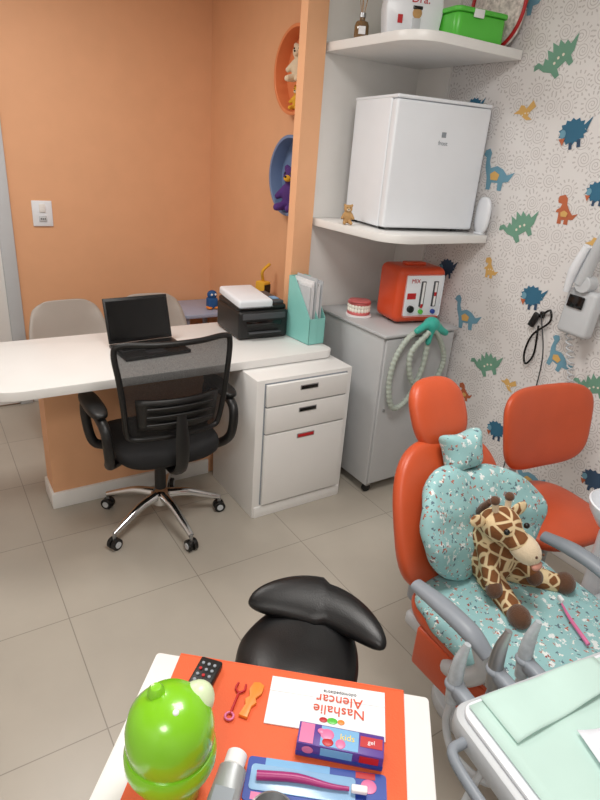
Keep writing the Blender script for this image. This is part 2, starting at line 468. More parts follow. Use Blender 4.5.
BIRD = [(-.5, .1), (-.25, .16), (-.15, .3), (0, .24), (.08, .1), (.4, .3), (.5, .05), (.25, -.05), (.12, -.18), (.3, -.35), (.05, -.3), (-.1, -.15), (-.22, 0)]
dec = empty('wallpaper_dinosaur_print')
cnt = [0]
def decal(poly, y, z, s, colr, rot=0, extra=None):
    cnt[0] += 1
    s *= .97
    def add(pl, nm, mm, off):
        bm = bmesh.new(); vs = []
        c, sn = math.cos(rot), math.sin(rot)
        for px_, pz_ in pl:
            qx = (px_*c-pz_*sn)*s; qz = (px_*sn+pz_*c)*s
            vs.append(bm.verts.new((XE-off, y-qx, z+qz)))
        for tri in tessellate_polygon([[Vector((p[0], p[1], 0)) for p in pl]]):
            try: bm.faces.new([vs[q] for q in tri])
            except ValueError: pass
        finish(bm, nm, dec, mm, smooth=False)
    add(poly, 'dino_%d' % cnt[0], colr, .002)
    if extra == 'spots':
        for k in range(3):
            cx, cz = (-.1+.13*k, -.08+.03*(k % 2))
            add([(cx+.035*math.cos(a*math.pi/4), cz+.035*math.sin(a*math.pi/4)) for a in range(8)], 'spot_%d_%d' % (cnt[0], k), 'd_cream', .004)
    if extra == 'face':
        add([(-.3+.1*math.cos(a*math.pi/4), .02+.12*math.sin(a*math.pi/4)) for a in range(8)], 'face_%d' % cnt[0], 'd_lblue', .004)
        add([(-.42, -.1), (-.22, -.1), (-.3, -.3)], 'horn_%d' % cnt[0], 'd_rust', .005)
        add([(-.1, -.25), (.0, -.25), (0, -.43), (-.1, -.43)], 'leg_a%d' % cnt[0], 'd_navy', .003)
        add([(.15, -.2), (.26, -.2), (.26, -.41), (.15, -.41)], 'leg_b%d' % cnt[0], 'd_navy', .003)
        add([(.35, .15), (.60, .32), (.42, -.02)], 'tail_%d' % cnt[0], colr, .003)
    if extra == 'belly':
        add([(-.18, -.1), (-.05, -.02), (.12, -.1), (.08, -.24), (-.14, -.24)], 'belly_%d' % cnt[0], 'd_yel', .004)
DL = [(STEG, 1.784, 2.113, .18, 'd_green', .7, 'spots'), (FURRY, 1.629, 1.83, .15, 'd_blue', .2, 'face'), (LONG, 1.982, 1.665, .19, 'd_lblue', 0, 'belly'),
      (BIRD, 1.889, 1.909, .12, 'd_yel', .3, 'spots'), (STEG, 1.795, 1.441, .18, 'd_green', .6, 'spots'), (TREX, 1.576, 1.532, .12, 'd_rust', 0, 'belly'),
      (FURRY, 1.455, 1.611, .12, 'd_blue', 0, 'face'), (TREX, 1.905, 1.223, .10, 'd_yel', 0, 'spots'), (FURRY, 1.642, 1.141, .14, 'd_blue', .1, 'face'),
      (FURRY, 2.188, 1.168, .13, 'd_navy', .1, 'face'), (LONG, 2.0, .973, .18, 'd_lblue', .1, 'belly'), (STEG, 1.812, .761, .17, 'd_green', .5, 'spots'),
      (LONG, 1.434, .927, .15, 'd_lblue', -.3, 'belly'), (LONG, 1.432, .307, .17, 'd_lblue', .3, 'belly'), (FURRY, 1.672, .444, .13, 'd_blue', .1, 'face'),
      (TREX, 1.912, .562, .10, 'd_rust', .2, 'belly'), (FURRY, 1.131, .444, .13, 'd_navy', 0, 'face'), (STEG, 1.25, .85, .15, 'd_green', .4, 'spots'),
      (BIRD, 1.398, 1.415, .11, 'd_yel', .2, 'spots'), (FURRY, 2.19, 1.93, .12, 'd_blue', .1, 'face'), (TREX, 1.5, .62, .11, 'd_rust', 0, 'belly'), (FURRY, 1.52, 2.36, .14, 'd_blue', 0, 'face'), (LONG, 2.0, 2.36, .17, 'd_lblue', 0, 'belly'),
      (BIRD, 1.66, .70, .10, 'd_yel', .1, 'spots'), (BIRD, 2.1, .74, .10, 'd_yel', .3, 'spots')]
for e in DL:
    decal(*e)
for e in DL:
    for k in (1, 2, 3):
        yy = e[1]-.92*k
        if -1.4 < yy < 1.02: decal(e[0], yy, e[2], *e[3:])

# ------------------------------------------------------------------ desk, half wall, drawer cabinet
dk = empty('desk')
poly = rrect(.06, 1.70, 2.24, 2.55, (.2, .05, 0, 0))
poly = [p for p in poly if p[1] < 2.549]
poly = poly+[(1.70, 2.55), (1.60, 2.55), (1.60, 2.88)] + [(.16-.1*math.sin(R(a)), 2.78+.1*math.cos(R(a))) for a in (0, 22, 45, 67, 90)]
prism(dk, 'top', poly, .732, .772, 'white', bev=.004)
bx(dk, 'pedestal', .37, 1.60, 2.60, 2.76, 0, .73, 'orange_wall')
bx(dk, 'pedestal_skirt', .358, 1.17, 2.585, 2.772, 0, .085, 'white', .003)

dc = empty('drawer_cabinet')
bx(dc, 'carcass', 1.18, 1.71, 2.095, 2.55, .0, .729, 'white', .003)
bx(dc, 'plinth', 1.19, 1.70, 2.088, 2.10, 0, .06, 'white', .002)
for k, (z0, z1, hz, hm) in enumerate(((.60, .705, .672, 'eye'), (.462, .592, .558, 'eye'), (.075, .454, .42, 'red'))):
    bx(dc, 'drawer_%d' % (k+1), 1.225, 1.675, 2.076, 2.094, z0, z1, 'white', .002)
    box(dc, 'pull_rim_%d' % (k+1), (.10, .004, .024), (1.45, 2.0755, hz), 'steel', bev=.0015)
    box(dc, 'pull_slot_%d' % (k+1), (.09, .005, .016), (1.45, 2.074, hz), hm, bev=.001)
bx(dc, 'reveal', 1.219, 1.681, 2.0935, 2.0955, .069, .711, 'midgrey')

# ------------------------------------------------------------------ laptop
lp = empty('laptop', (.845, 2.535, .773), (0, 0, R(4)))
box(lp, 'base', (.315, .215, .016), (0, 0, .009), 'black', bev=.004)
box(lp, 'keyboard', (.29, .105, .003), (0, .03, .018), 'dkgrey', bev=.001)
for r_ in range(5):
    for c_ in range(12):
        box(lp, 'key_%d_%d' % (r_, c_), (.019, .016, .003), (-.128+c_*.0232, -.008+r_*.0195, .0205), 'black')
box(lp, 'touchpad', (.09, .05, .001), (0, -.065, .0175), 'dkgrey')
box(lp, 'lid', (.315, .010, .21), (0, .137, .118), 'black', rot=(R(-17), 0, 0), bev=.003)
box(lp, 'screen', (.295, .002, .18), (0, .130, .120), 'screen', rot=(R(-17), 0, 0))

# ------------------------------------------------------------------ printer
pr = empty('printer', (1.447, 2.665, .773), (0, 0, R(-3)))
box(pr, 'body', (.28, .30, .145), (0, 0, .076), 'black', bev=.016, seg=3)
box(pr, 'upper', (.272, .27, .03), (0, .005, .158), 'black', bev=.012, seg=3)
box(pr, 'scanner_lid', (.19, .275, .044), (-.04, .0, .190), 'white2', rot=(R(4), 0, 0), bev=.014, seg=4)
box(pr, 'lid_seam', (.188, .273, .003), (-.04, .0, .176), 'midgrey', rot=(R(4), 0, 0))
box(pr, 'control_panel', (.06, .22, .02), (.1, .0, .178), 'dkgrey', bev=.006)
box(pr, 'display', (.035, .05, .003), (.1, -.05, .189), 'skyb')
box(pr, 'paper_slot', (.20, .01, .025), (0, -.148, .085), 'eye', bev=.002)
box(pr, 'output_tray', (.18, .03, .006), (0, -.158, .04), 'dkgrey', bev=.002)
box(pr, 'front_panel', (.24, .006, .03), (0, -.15, .122), 'dkgrey', bev=.002)

# ------------------------------------------------------------------ magazine holder
mh = empty('magazine_holder', (1.647, 2.445, .773), (0, 0, R(4)))
w, dd, h = .10, .2, .32
side = [(-dd/2, 0), (dd/2, 0), (dd/2, h), (dd/2-.05, h), (-dd/2, h*.42)]
for k, xx in enumerate((-w/2, 0, w/2-.003)):
    bm = bmesh.new(); a = [bm.verts.new((xx, p[0], p[1])) for p in side]; b_ = [bm.verts.new((xx+.003, p[0], p[1])) for p in side]
    bm.faces.new(a); bm.faces.new(b_[::-1])
    for i in range(len(side)): bm.faces.new((a[i], a[(i+1) % 5], b_[(i+1) % 5], b_[i]))
    finish(bm, 'side_%d' % k, mh, 'mint', smooth=False)
bx(mh, 'bottom', -w/2, w/2, -dd/2, dd/2, 0, .003, 'mint')
bx(mh, 'back', -w/2, w/2, dd/2-.003, dd/2, 0, h, 'mint')
bx(mh, 'front_lip', -w/2, w/2, -dd/2, -dd/2+.003, 0, h*.42, 'mint')
for k in range(7):
    bx(mh, 'paper_%d' % k, -w/2+.006+k*.0125, -w/2+.012+k*.0125, -.075+.004*(k % 3), .09, .004, .29+.014*((k*5) % 4), 'paper' if k % 3 else 'ltgrey')

# ------------------------------------------------------------------ office chair
oc = empty('office_chair', (.79, 2.285, 0))
cyl(oc, 'gas_lift', .026, .2, (0, 0, .28), 'black'); cyl(oc, 'gas_piston', .016, .14, (0, 0, .35), 'chrome')
cyl(oc, 'hub', .045, .06, (0, 0, .13), 'chrome')
for k in range(5):
    a = R(61.5+72*k); ca, sa = math.cos(a), math.sin(a)
    tube(oc, 'base_arm_%d' % k, [(.03*ca, .03*sa, .145), (.13*ca, .13*sa, .135), (.23*ca, .23*sa, .100), (.285*ca, .285*sa, .078)], [.024, .020, .016, .013], 'chrome', seg=12)
    cyl(oc, 'caster_stem_%d' % k, .008, .05, (.285*ca, .285*sa, .06), 'steel')
    for sgn in (-1, 1):
        cyl(oc, 'caster_wheel_%d_%d' % (k, sgn), .0275, .018, (.285*ca-sa*.013*sgn, .285*sa+ca*.013*sgn, .0285), 'black', (R(90), 0, a))
        cyl(oc, 'caster_cap_%d_%d' % (k, sgn), .015, .004, (.285*ca-sa*.0235*sgn, .285*sa+ca*.0235*sgn, .0285), 'ltgrey', (R(90), 0, a))
pad(oc, 'seat', selli(.47, .48, 4), .105, 'blackfab', (0, .0, .445), n=3, fn=lambda x, y, z: (x, y, z-.03*max(0, (y-.12)/.12)**2+.25*x*x))
box(oc, 'seat_mechanism', (.18, .24, .045), (0, 0, .375), 'black', bev=.01)
def bk(u, v, inset=0):
    x = (u-.5)*(.485-.09*(1-v)-inset*2)
    zz = .56+v*.41
    y = -.225-.035*v - .02*math.sin(v*math.pi) + .9*x*x
    return (x, y, zz)
grid(oc, 'back_mesh', 16, 14, lambda u, v: bk(u, v*.96+.02, .008), 'mesh')
loop = [bk(u, 0) for u in (.06, .3, .5, .7, .94)]+[bk(1, v) for v in (.08, .35, .65, .92)]+[bk(u, 1) for u in (.94, .7, .5, .3, .06)]+[bk(0, v) for v in (.92, .65, .35, .08)]
tube(oc, 'back_frame', loop, .012, 'black', closed=True, n=5)
grid(oc, 'lumbar_plate', 12, 6, lambda u, v: (lambda p: (p[0]*.8, p[1]-.018, p[2]))(bk(u, .12+.34*v)), 'black', thick=.012)
for k in (-1, 0, 1):
    tube(oc, 'lumbar_rib_%d' % (k+1), [(x_, bk(.5+x_/.46, .29+.09*k)[1]-.03, .56+.41*(.29+.09*k)) for x_ in (-.14, -.07, 0, .07, .14)], .006, 'black')
tube(oc, 'back_bracket', [(0, -.05, .375), (0, -.2, .375), (0, -.275, .44), (0, -.285, .56), (0, -.275, .68)], [.03, .03, .028, .03, .02], 'black', flat=.5, n=8)
for s_ in (-1, 1):
    tube(oc, 'arm_loop_%d' % s_, [(s_*.20, .10, .40), (s_*.265, .11, .43), (s_*.285, .13, .55), (s_*.285, .09, .645), (s_*.285, -.08, .645), (s_*.28, -.18, .61), (s_*.27, -.18, .49), (s_*.25, -.1, .41), (s_*.2, -.06, .40)], .021, 'black', seg=12)
    pad(oc, 'arm_pad_%d' % s_, selli(.08, .28, 3), .04, 'black', (s_*.285, -.02, .664), n=3)

# ------------------------------------------------------------------ shell chairs behind desk
def shell_chair(x, y, rz):
    c = empty('dining_chair', (x, y, 0), (0, 0, rz))
    prof = [(-.21, .43), (-.18, .455), (-.08, .445), (.05, .43), (.14, .44), (.2, .50), (.225, .58), (.24, .68), (.255, .77), (.26, .80)]
    C = catmull([(0, a, b) for a, b in prof], 4)
    def f(u, v):
        p = C[min(int(v*(len(C)-1)+.5), len(C)-1)]; s = (u-.5)*2
        wv = .205+.02*math.sin(v*math.pi)-.05*max(0, v-.7)*3.3*abs(s)**2 - .03*max(0, .15-v)*6
        side = .05*abs(s)**3*math.sin(min(1, v*1.15)*math.pi)*1.6
        return (s*wv, p.y-side*.8*(v > .5), p.z+side*(1.0 if v < .6 else .5) - (0.05*abs(s)**4*max(0, v-.8)*5))
    grid(c, 'shell', 18, len(C)-1, f, 'beige_shell', thick=.008)
    for i, (sx, sy) in enumerate(((-1, -1), (1, -1), (1, 1), (-1, 1))):
        tube(c, 'leg_%d' % i, [(sx*.10, sy*.10, .43), (sx*.19, sy*.20, 0)], [.016, .011], 'wood', smoothp=False)
    tube(c, 'brace_1', [(-.14, -.14, .3), (.14, .14, .3)], .005, 'steel', smoothp=False)
    tube(c, 'brace_2', [(.14, -.14, .3), (-.14, .14, .3)], .005, 'steel', smoothp=False)
shell_chair(.68, 3.22, R(4))
shell_chair(1.15, 3.25, R(-4))

kt = empty('kids_table')
prism(kt, 'top', rrect(1.40, 1.76, 3.52, 3.92, .05), .605, .63, 'lilac', bev=.004)
for i, (a, b) in enumerate(((1.45, 3.57), (1.71, 3.57), (1.71, 3.87), (1.45, 3.87))): cyl(kt, 'leg_%d' % i, .018, .60, (a, b, .302), 'lilac')
tb = empty('toy_robot', (1.66, 3.64, .631))
box(tb, 'body', (.07, .06, .07), (0, 0, .045), 'blueplush', bev=.012); ell(tb, 'head', (.035, .03, .03), (0, 0, .10), 'blueplush')
for s_ in (-1, 1): ell(tb, 'foot_%d' % s_, (.02, .03, .012), (s_*.025, -.01, .012), 'orange_toy'); ell(tb, 'eye_%d' % s_, (.008, .006, .008), (s_*.014, -.028, .105), 'paper')
sh = empty('corner_pedestal_shelf'); bx(sh, 'post', 1.66, 1.72, 2.94, 3.0, 0, .80, 'white', .003); bx(sh, 'top', 1.60, 1.775, 2.90, 3.08, .80, .82, 'white', .003)
td = empty('toy_truck', (1.69, 2.99, .821), (0, 0, R(20)))
box(td, 'cabin', (.06, .07, .10), (0, 0, .09), 'yellowplush', bev=.008); box(td, 'window', (.05, .004, .05), (0, -.036, .10), 'eye')
box(td, 'chassis', (.10, .09, .03), (0, 0, .032), 'black', bev=.005)
tube(td, 'boom', [(0, 0, .14), (-.02, -.01, .20), (.03, -.02, .24)], .009, 'yellowplush')
for i, (a, b) in enumerate(((-.04, -.045), (.04, -.045), (-.04, .045), (.04, .045))): cyl(td, 'wheel_%d' % i, .02, .015, (a, b, .02), 'black', (R(90), 0, 0))

# ------------------------------------------------------------------ round niches with plush toys
def ring_niche(z, m):
    n = empty('round_wall_niche', (1.78, 2.80, z), (0, R(-90), 0))
    lathe(n, 'tub', [(0, 0), (.19, 0), (.2, 0), (.2, .078), (.197, .08), (.186, .08), (.184, .078), (.184, .006), (0, .006)], m, seg=56)
ring_niche(2.045, 'niche_orange'); ring_niche(1.555, 'niche_blue')

def teddy(name, loc, s, body, face, rz=0.0, nose='eye'):
    e = empty(name, loc, (0, 0, rz))   # faces -Y
    blob(e, 'body', [((0, 0, .33*s), (.22*s, .19*s, .28*s)), ((0, -.02*s, .72*s), (.21*s, .19*s, .19*s)), ((-.17*s, 0, .88*s), .07*s), ((.17*s, 0, .88*s), .07*s)],
         [((-.16*s, -.04*s, .48*s), .075*s, (-.27*s, -.16*s, .30*s), .07*s), ((.16*s, -.04*s, .48*s), .075*s, (.27*s, -.16*s, .30*s), .07*s),
          ((-.12*s, -.08*s, .12*s), .10*s, (-.16*s, -.30*s, .09*s), .085*s), ((.12*s, -.08*s, .12*s), .10*s, (.16*s, -.30*s, .09*s), .085*s)], body, vox=.035*s)
    ell(e, 'muzzle', (.09*s, .08*s, .07*s), (0, -.18*s, .68*s), face)
    ell(e, 'nose', (.03*s, .02*s, .025*s), (0, -.26*s, .71*s), nose)
    for q in (-1, 1): ell(e, 'eye_%d' % q, (.022*s,)*3, (q*.075*s, -.185*s, .78*s), 'eye', seg=12)
teddy('teddy_bear', (1.735, 2.80, 1.99), .19, 'cream', 'cream', R(-70))
teddy('yellow_plush_bear', (1.735, 2.80, 1.868), .125, 'yellowplush', 'cream', R(-70))
teddy('purple_plush_doll', (1.735, 2.80, 1.375), .25, 'purpleplush', 'yellowplush', R(-70))

# ------------------------------------------------------------------ shelves in recess
def shelf(z0, z1):
    s = empty('wall_shelf')
    pl = rrect(1.735, XE-.013, 1.955, 2.598, (.14, .0, 0, 0), 10)
    pl = [(1.735, 2.598)] + [p for p in pl if p[1] < 2.59]
    pl.append((XE-.013, 2.598))
    prism(s, 'board', pl, z0, z1, 'white', bev=.003)
shelf(1.335, 1.372); shelf(2.112, 2.15)

fr = empty('mini_fridge', (1.81, 2.115, 1.373), (0, 0, R(-10)))
bx(fr, 'cabinet', 0, .495, .055, .395, .012, .555, 'white2', .008, 3)
bx(fr, 'door', -.002, .497, 0, .05, .014, .545, 'white2', .012, 4)
bx(fr, 'gasket', .008, .487, .048, .058, .02, .54, 'ltgrey')
bx(fr, 'top_cap', -.002, .497, .0, .395, .547, .562, 'white2', .006, 3)
for i, (a, b) in enumerate(((.04, .08), (.45, .08), (.04, .36), (.45, .36))): cyl(fr, 'foot_%d' % i, .015, .013, (a, b, .0065), 'black')
box(fr, 'badge', (.022, .002, .022), (.255, -.001, .42), 'midgrey'); text(fr, 'lettering', 'frost', .026, 'midgrey', (.255, -.002, .385), (R(90), 0, 0))

wd = empty('plate_stand', (2.325, 1.985, 1.373))
pad(wd, 'plate', selli(.11, .17, 2.6), .03, 'white2', (-.012, .0, .088), (R(90), 0, R(75)), n=3)
box(wd, 'foot', (.03, .05, .01), (-.012, 0, .005), 'white2', bev=.002)

teddy('small_plush_bear', (1.765, 2.33, 1.3725), .10, 'tan', 'cream', R(-30))

df = empty('reed_diffuser', (1.785, 2.39, 2.151))
lathe(df, 'bottle', [(0, 0), (.028, 0), (.032, .005), (.032, .05), (.026, .065), (.012, .072), (.012, .09), (0, .09)], 'bottle')
cyl(df, 'collar', .014, .018, (0, 0, .09), 'steel'); box(df, 'label', (.03, .002, .03), (-.018, -.028, .03), 'paper', rot=(0, 0, R(-35)))
for k in range(5): tube(df, 'reed_%d' % k, [(0, 0, .06), (.03*math.cos(k*1.3), .03*math.sin(k*1.3), .22)], .0015, 'wood', seg=6, smoothp=False)
tbx = empty('tooth_shaped_box', (1.895, 2.20, 2.151), (0, 0, R(-25)))
prism(tbx, 'crown', [(-.11, 0), (-.035, 0), (-.015, .02), (.015, .02), (.035, 0), (.11, 0), (.122, .10), (.115, .16), (.06, .19), (0, .17), (-.06, .19), (-.115, .16), (-.122, .10)], -.05, .05, 'white2', (0, 0, 0), (R(90), 0, 0), bev=.008)
ell(tbx, 'cartoon_face', (.02, .004, .02), (.01, -.052, .085), 'tan'); box(tbx, 'cartoon_coat', (.035, .004, .045), (.01, -.052, .045), 'ltgrey', bev=.001); text(tbx, 'title', 'Dra.', .045, 'red', (.02, -.0525, .135), (R(90), 0, 0)); box(tbx, 'cartoon_red', (.02, .004, .03), (-.06, -.052, .06), 'red'); box(tbx, 'cartoon_hair', (.04, .004, .012), (.01, -.0535, .104), 'eye', bev=.001)
gb = empty('green_storage_box', (2.115, 2.075, 2.151), (0, 0, R(-8)))
prism(gb, 'tub', rrect(-.13, .13, -.085, .085, .03), 0, .095, 'green_box', bev=.01)
prism(gb, 'lid', rrect(-.138, .138, -.093, .093, .035), .095, .113, 'green_box', bev=.005)
box(gb, 'latch', (.05, .008, .03), (-.03, -.092, .095), 'paper', bev=.002)
bg = empty('floral_bag', (2.306, 2.10, 2.151))
pad(bg, 'bag', selli(.29, .34, 2.4), .05, 'floral', (0, 0, .17), (R(90), 0, R(90)), n=2.2)
tube(bg, 'piping', [(-.012, .148*math.cos(a), .173+.170*math.sin(a)) for a in [i*math.pi/8 for i in range(16)]], .008, 'red', closed=True, n=3)
jr = empty('glass_jar', (2.04, 2.40, 2.151)); lathe(jr, 'jar', [(0, 0), (.045, 0), (.05, .01), (.05, .12), (.035, .14), (.04, .16), (0, .165)], 'limelt')

# ------------------------------------------------------------------ grey metal cabinet
mc = empty('metal_cabinet')
bx(mc, 'body', 1.825, 2.30, 2.02, 2.585, .06, .885, 'grey_metal', .004)
bx(mc, 'top', 1.815, 2.31, 2.0, 2.59, .885, .90, 'grey_metal', .004)
bx(mc, 'door', 1.835, 2.29, 2.006, 2.02, .075, .875, 'grey_metal', .003)
for i, (a, b) in enumerate(((1.86, 2.05), (2.27, 2.05), (1.86, 2.54), (2.27, 2.54))):
    cyl(mc, 'caster_%d' % i, .025, .02, (a, b, .026), 'black', (R(90), 0, 0)); box(mc, 'fork_%d' % i, (.03, .03, .02), (a, b, .052), 'steel')
cyl(mc, 'lock', .008, .006, (1.87, 2.004, .5), 'steel', (R(90), 0, 0))

tm = empty('dental_jaw_model', (1.925, 2.36, .901), (0, 0, R(-35)), 1.12)
def arch(z, s=1):
    return [(.045*math.cos(a)*s, -.05*math.sin(a)*s+.02, z) for a in [math.pi*i/10 for i in range(11)]]
tube(tm, 'lower_gum', arch(.012), .011, 'gum', n=3); tube(tm, 'upper_gum', arch(.060), .011, 'gum', n=3)
for k, p in enumerate(arch(0, 1.06)):
    for zz, q in ((.027, 0), (.045, 1)): ell(tm, 'tooth_%d_%d' % (k, q), (.0085, .0085, .012), (p[0], p[1], zz), 'tooth', seg=10)
prism(tm, 'base_plate', selli(.12, .11, 3), 0, .006, 'paper'); prism(tm, 'upper_plate', selli(.10, .09, 3), .067, .074, 'gum', bev=.002)

nm = empty('sedation_gas_machine', (2.135, 2.215, .901), (0, 0, R(-10)))
box(nm, 'housing', (.28, .21, .28), (0, 0, .15), 'orange_p', bev=.035, seg=5)
box(nm, 'faceplate', (.225, .012, .215), (0.012, -.102, .15), 'white2', bev=.012, seg=3)
for i, c in ((-1, 'green_box'), (1, 'bluep')):
    box(nm, 'flow_tube_%d' % i, (.028, .008, .13), (.037*i+.04, -.109, .16), 'dkgrey', bev=.004)
    box(nm, 'flow_scale_%d' % i, (.012, .004, .12), (.037*i+.04, -.113, .16), 'paper'); box(nm, 'flow_float_%d' % i, (.012, .005, .02), (.037*i+.04, -.1135, .13+.03*i), 'red')
    cyl(nm, 'knob_%d' % i, .012, .015, (.037*i+.04, -.113, .07), c, (R(90), 0, 0))
cyl(nm, 'mixer_knob', .018, .018, (-.06, -.113, .085), 'black', (R(90), 0, 0)); text(nm, 'label', 'MIX', .03, 'red', (-.045, -.1095, .225), (R(90), 0, 0))
box(nm, 'warning_strip', (.05, .003, .03), (-.06, -.109, .15), 'red')
for i in (-1, 1): cyl(nm, 'foot_%d' % i, .02, .012, (i*.09, 0, .006), 'black')
box(nm, 'handle', (.12, .05, .02), (0, 0, .295), 'orange_p', bev=.009, seg=3)

hs = empty('breathing_hose')
cr_ = lambda t: .0135+.0018*math.sin(t*260)
def hosep(nm_, P): tube(hs, nm_, P, cr_, 'hose', n=24, seg=12)
hosep('loop_1', [(2.06, 1.975, .93), (1.94, 1.965, .90), (1.865, 1.965, .80), (1.845, 1.965, .66), (1.89, 1.965, .53), (1.98, 1.965, .56), (2.05, 1.962, .72), (2.06, 1.96, .89)])
hosep('loop_2', [(2.07, 1.945, .93), (2.15, 1.96, .85), (2.2, 1.965, .74), (2.16, 1.97, .62), (2.07, 1.945, .60), (1.96, 1.935, .68), (1.93, 1.935, .82), (2.03, 1.935, .92)])
blob(hs, 'nasal_mask', [((2.07, 1.965, .945), (.045, .04, .04)), ((2.11, 1.965, .925), (.03, .03, .03))], [((2.03, 1.96, .95), .02, (1.97, 1.955, .925), .017), ((2.1, 1.95, .93), .02, (2.16, 1.95, .90), .018), ((2.06, 1.95, .92), .016, (2.05, 1.95, .86), .015)], 'teal', vox=.007)
tube(hs, 'strap', [(2.09, 2.0, .955), (2.10, 2.03, .935), (2.12, 2.05, .92), (2.16, 2.04, .915)], .006, 'teal')

# ------------------------------------------------------------------ dental chair
ch = empty('dental_chair', (1.31, 0, 0))
t23 = R(67)
backO = selli(.47, .47, 3.0, taper=-.12)
pad(ch, 'backrest', backO, .085, 'orange_l', (-.01, 1.045, .665), (t23, 0, 0), n=3, fn=lambda x, y, z: (x, y, z+.55*x*x))
pad(ch, 'backrest_shell', selli(.34, .38, 3.0), .05, 'ltgrey', (0, 1.095, .655), (t23, 0, 0), n=3)
pad(ch, 'headrest', selli(.225, .235, 2.6), .085, 'orange_l', (.01, 1.172, .942), (R(62), 0, 0), n=2.3, fn=lambda x, y, z: (x, y, z+1.2*x*x))
box(ch, 'headrest_bar', (.05, .012, .20), (0, 1.17, .85), 'steel', rot=(R(-23), 0, 0))
pad(ch, 'seat', selli(.50, .50, 4), .10, 'orange_l', (0, .73, .445), (R(2), 0, 0), n=3)
pad(ch, 'leg_rest', selli(.44, .72, 4, taper=.08), .09, 'orange_l', (0, .17, .42), (R(5), 0, 0), n=3)
pad(ch, 'seat_cloth', selli(.54, .80, 5, seg=96), .085, 'pattern', (0, .55, .478), (R(2), 0, 0), n=3.2, fn=lambda x, y, z: (x+.006*math.sin(y*48), y, z+.004*math.sin(x*40)*math.sin(y*33)+.004*math.sin(y*60+x*20)*(1 if abs(x) > .2 else .3)))
cO = []
ph = R(-16)
for i in range(64):
    a = 2*math.pi*i/64
    b_ = a-ph
    rr = .205+.04*math.cos(b_)**2-.05*math.exp(-((((a-math.pi/2+math.pi) % (2*math.pi))-math.pi)/.35)**2)-.045*math.exp(-((((a-1.5*math.pi+math.pi) % (2*math.pi))-math.pi)/.3)**2)
    if math.cos(a) > 0 and math.sin(a) > 0: rr -= .028*math.sin(2*a)
    cO.append((rr*math.cos(a)*1.08, rr*math.sin(a)*.95))
pad(ch, 'back_cushion', cO, .125, 'pattern', (.022, .965, .672), (t23, 0, 0), n=2.3, fn=lambda x, y, z: (x, y, z+1.0*x*x+.005*math.sin(x*50)+.004*math.sin(y*60+x*14)))
nO = []
for i in range(48):
    a = 2*math.pi*i/48; c, s = math.cos(a), math.sin(a)
    x = (abs(c)**.6)*math.copysign(.078, c); y = (abs(s)**.6)*math.copysign(.064, s)
    nO.append((x*(1+.22*(y/.062)**2-.1+.12*y/.062), y-.014*math.cos(x*30)*(1 if y > 0 else -.3)))
pad(ch, 'neck_cushion', nO, .09, 'pattern', (.015, 1.045, .868), (t23, 0, 0), n=2.4)
for s_ in (-1, 1):
    dz = -.018 if s_ < 0 else -.045
    tube(ch, 'armrest_%d' % s_, [(s_*.285-.01, .86, .625+dz), (s_*.29-.01, .76, .637+dz), (s_*.29-.01, .66, .632+dz), (s_*.285-.01, .60, .605+dz)], [.022, .028, .028, .02], 'midgrey', flat=.75, seg=14)
    tube(ch, 'arm_support_%d' % s_, [(s_*.285-.01, .63, .61+dz), (s_*.285, .61, .53), (s_*.275, .66, .45), (s_*.24, .74, .39)], [.02, .024, .026, .026], 'ltgrey', seg=12)
box(ch, 'seat_frame', (.42, .6, .05), (0, .66, .375), 'ltgrey', bev=.015, seg=3)
box(ch, 'lift_column', (.22, .30, .26), (.03, .74, .22), 'ltgrey', bev=.03, seg=3)
prism(ch, 'base_plate', selli(.34, .62, 4), 0, .05, 'ltgrey', (.06, .62, 0), bev=.012)
box(ch, 'hinge', (.30, .09, .12), (0, .98, .43), 'midgrey', bev=.02, seg=3)
box(ch, 'side_cover', (.03, .30, .14), (-.235, .72, .36), 'orange_l', bev=.012, seg=3)

# cuspidor
cp = empty('spittoon_unit', (1.745, .66, 0))
box(cp, 'column', (.18, .24, .66), (.03, -.02, .34), 'white2', bev=.04, seg=4)
lathe(cp, 'bowl', [(0, .67), (.03, .67), (.07, .69), (.10, .735), (.108, .765), (.103, .768), (.095, .75), (.06, .705), (0, .695)], 'white2', (-.055, .03, 0))
tube(cp, 'rinse_spout', [(.08, .08, .67), (.08, .08, .83), (.04, .06, .86), (.01, .05, .83)], .007, 'chrome')

# ------------------------------------------------------------------ giraffe plush
gf = empty('plush_giraffe', (1.325, .825, .518), (0, 0, R(-4)), 1.08)
HX, HY, HZ = -.05, -.01, .218
blob(gf, 'body', [((0, .03, .075), (.075, .065, .085)), ((-.012, .04, .13), (.06, .052, .06)), ((HX, HY, HZ), (.052, .055, .048)), ((HX+.012, HY-.045, HZ-.022), (.034, .04, .032))],
     [((-.012, .045, .14), .042, (HX, .02, HZ-.01), .036),
      ((-.035, .0, .035), .036, (-.06, -.115, .022), .026), ((.045, .0, .035), .036, (.135, -.085, .022), .027),
      ((-.05, .02, .13), .028, (-.075, -.045, .065), .023), ((.045, .02, .13), .028, (.06, -.055, .065), .023)], 'giraffe', vox=.006)
ell(gf, 'muzzle', (.037, .05, .034), (HX+.024, HY-.066, HZ-.036), 'cream', (R(28), 0, R(18)))
ell(gf, 'mouth_patch', (.022, .012, .010), (HX+.035, HY-.106, HZ-.066), 'mouth', (R(22), 0, R(18)))
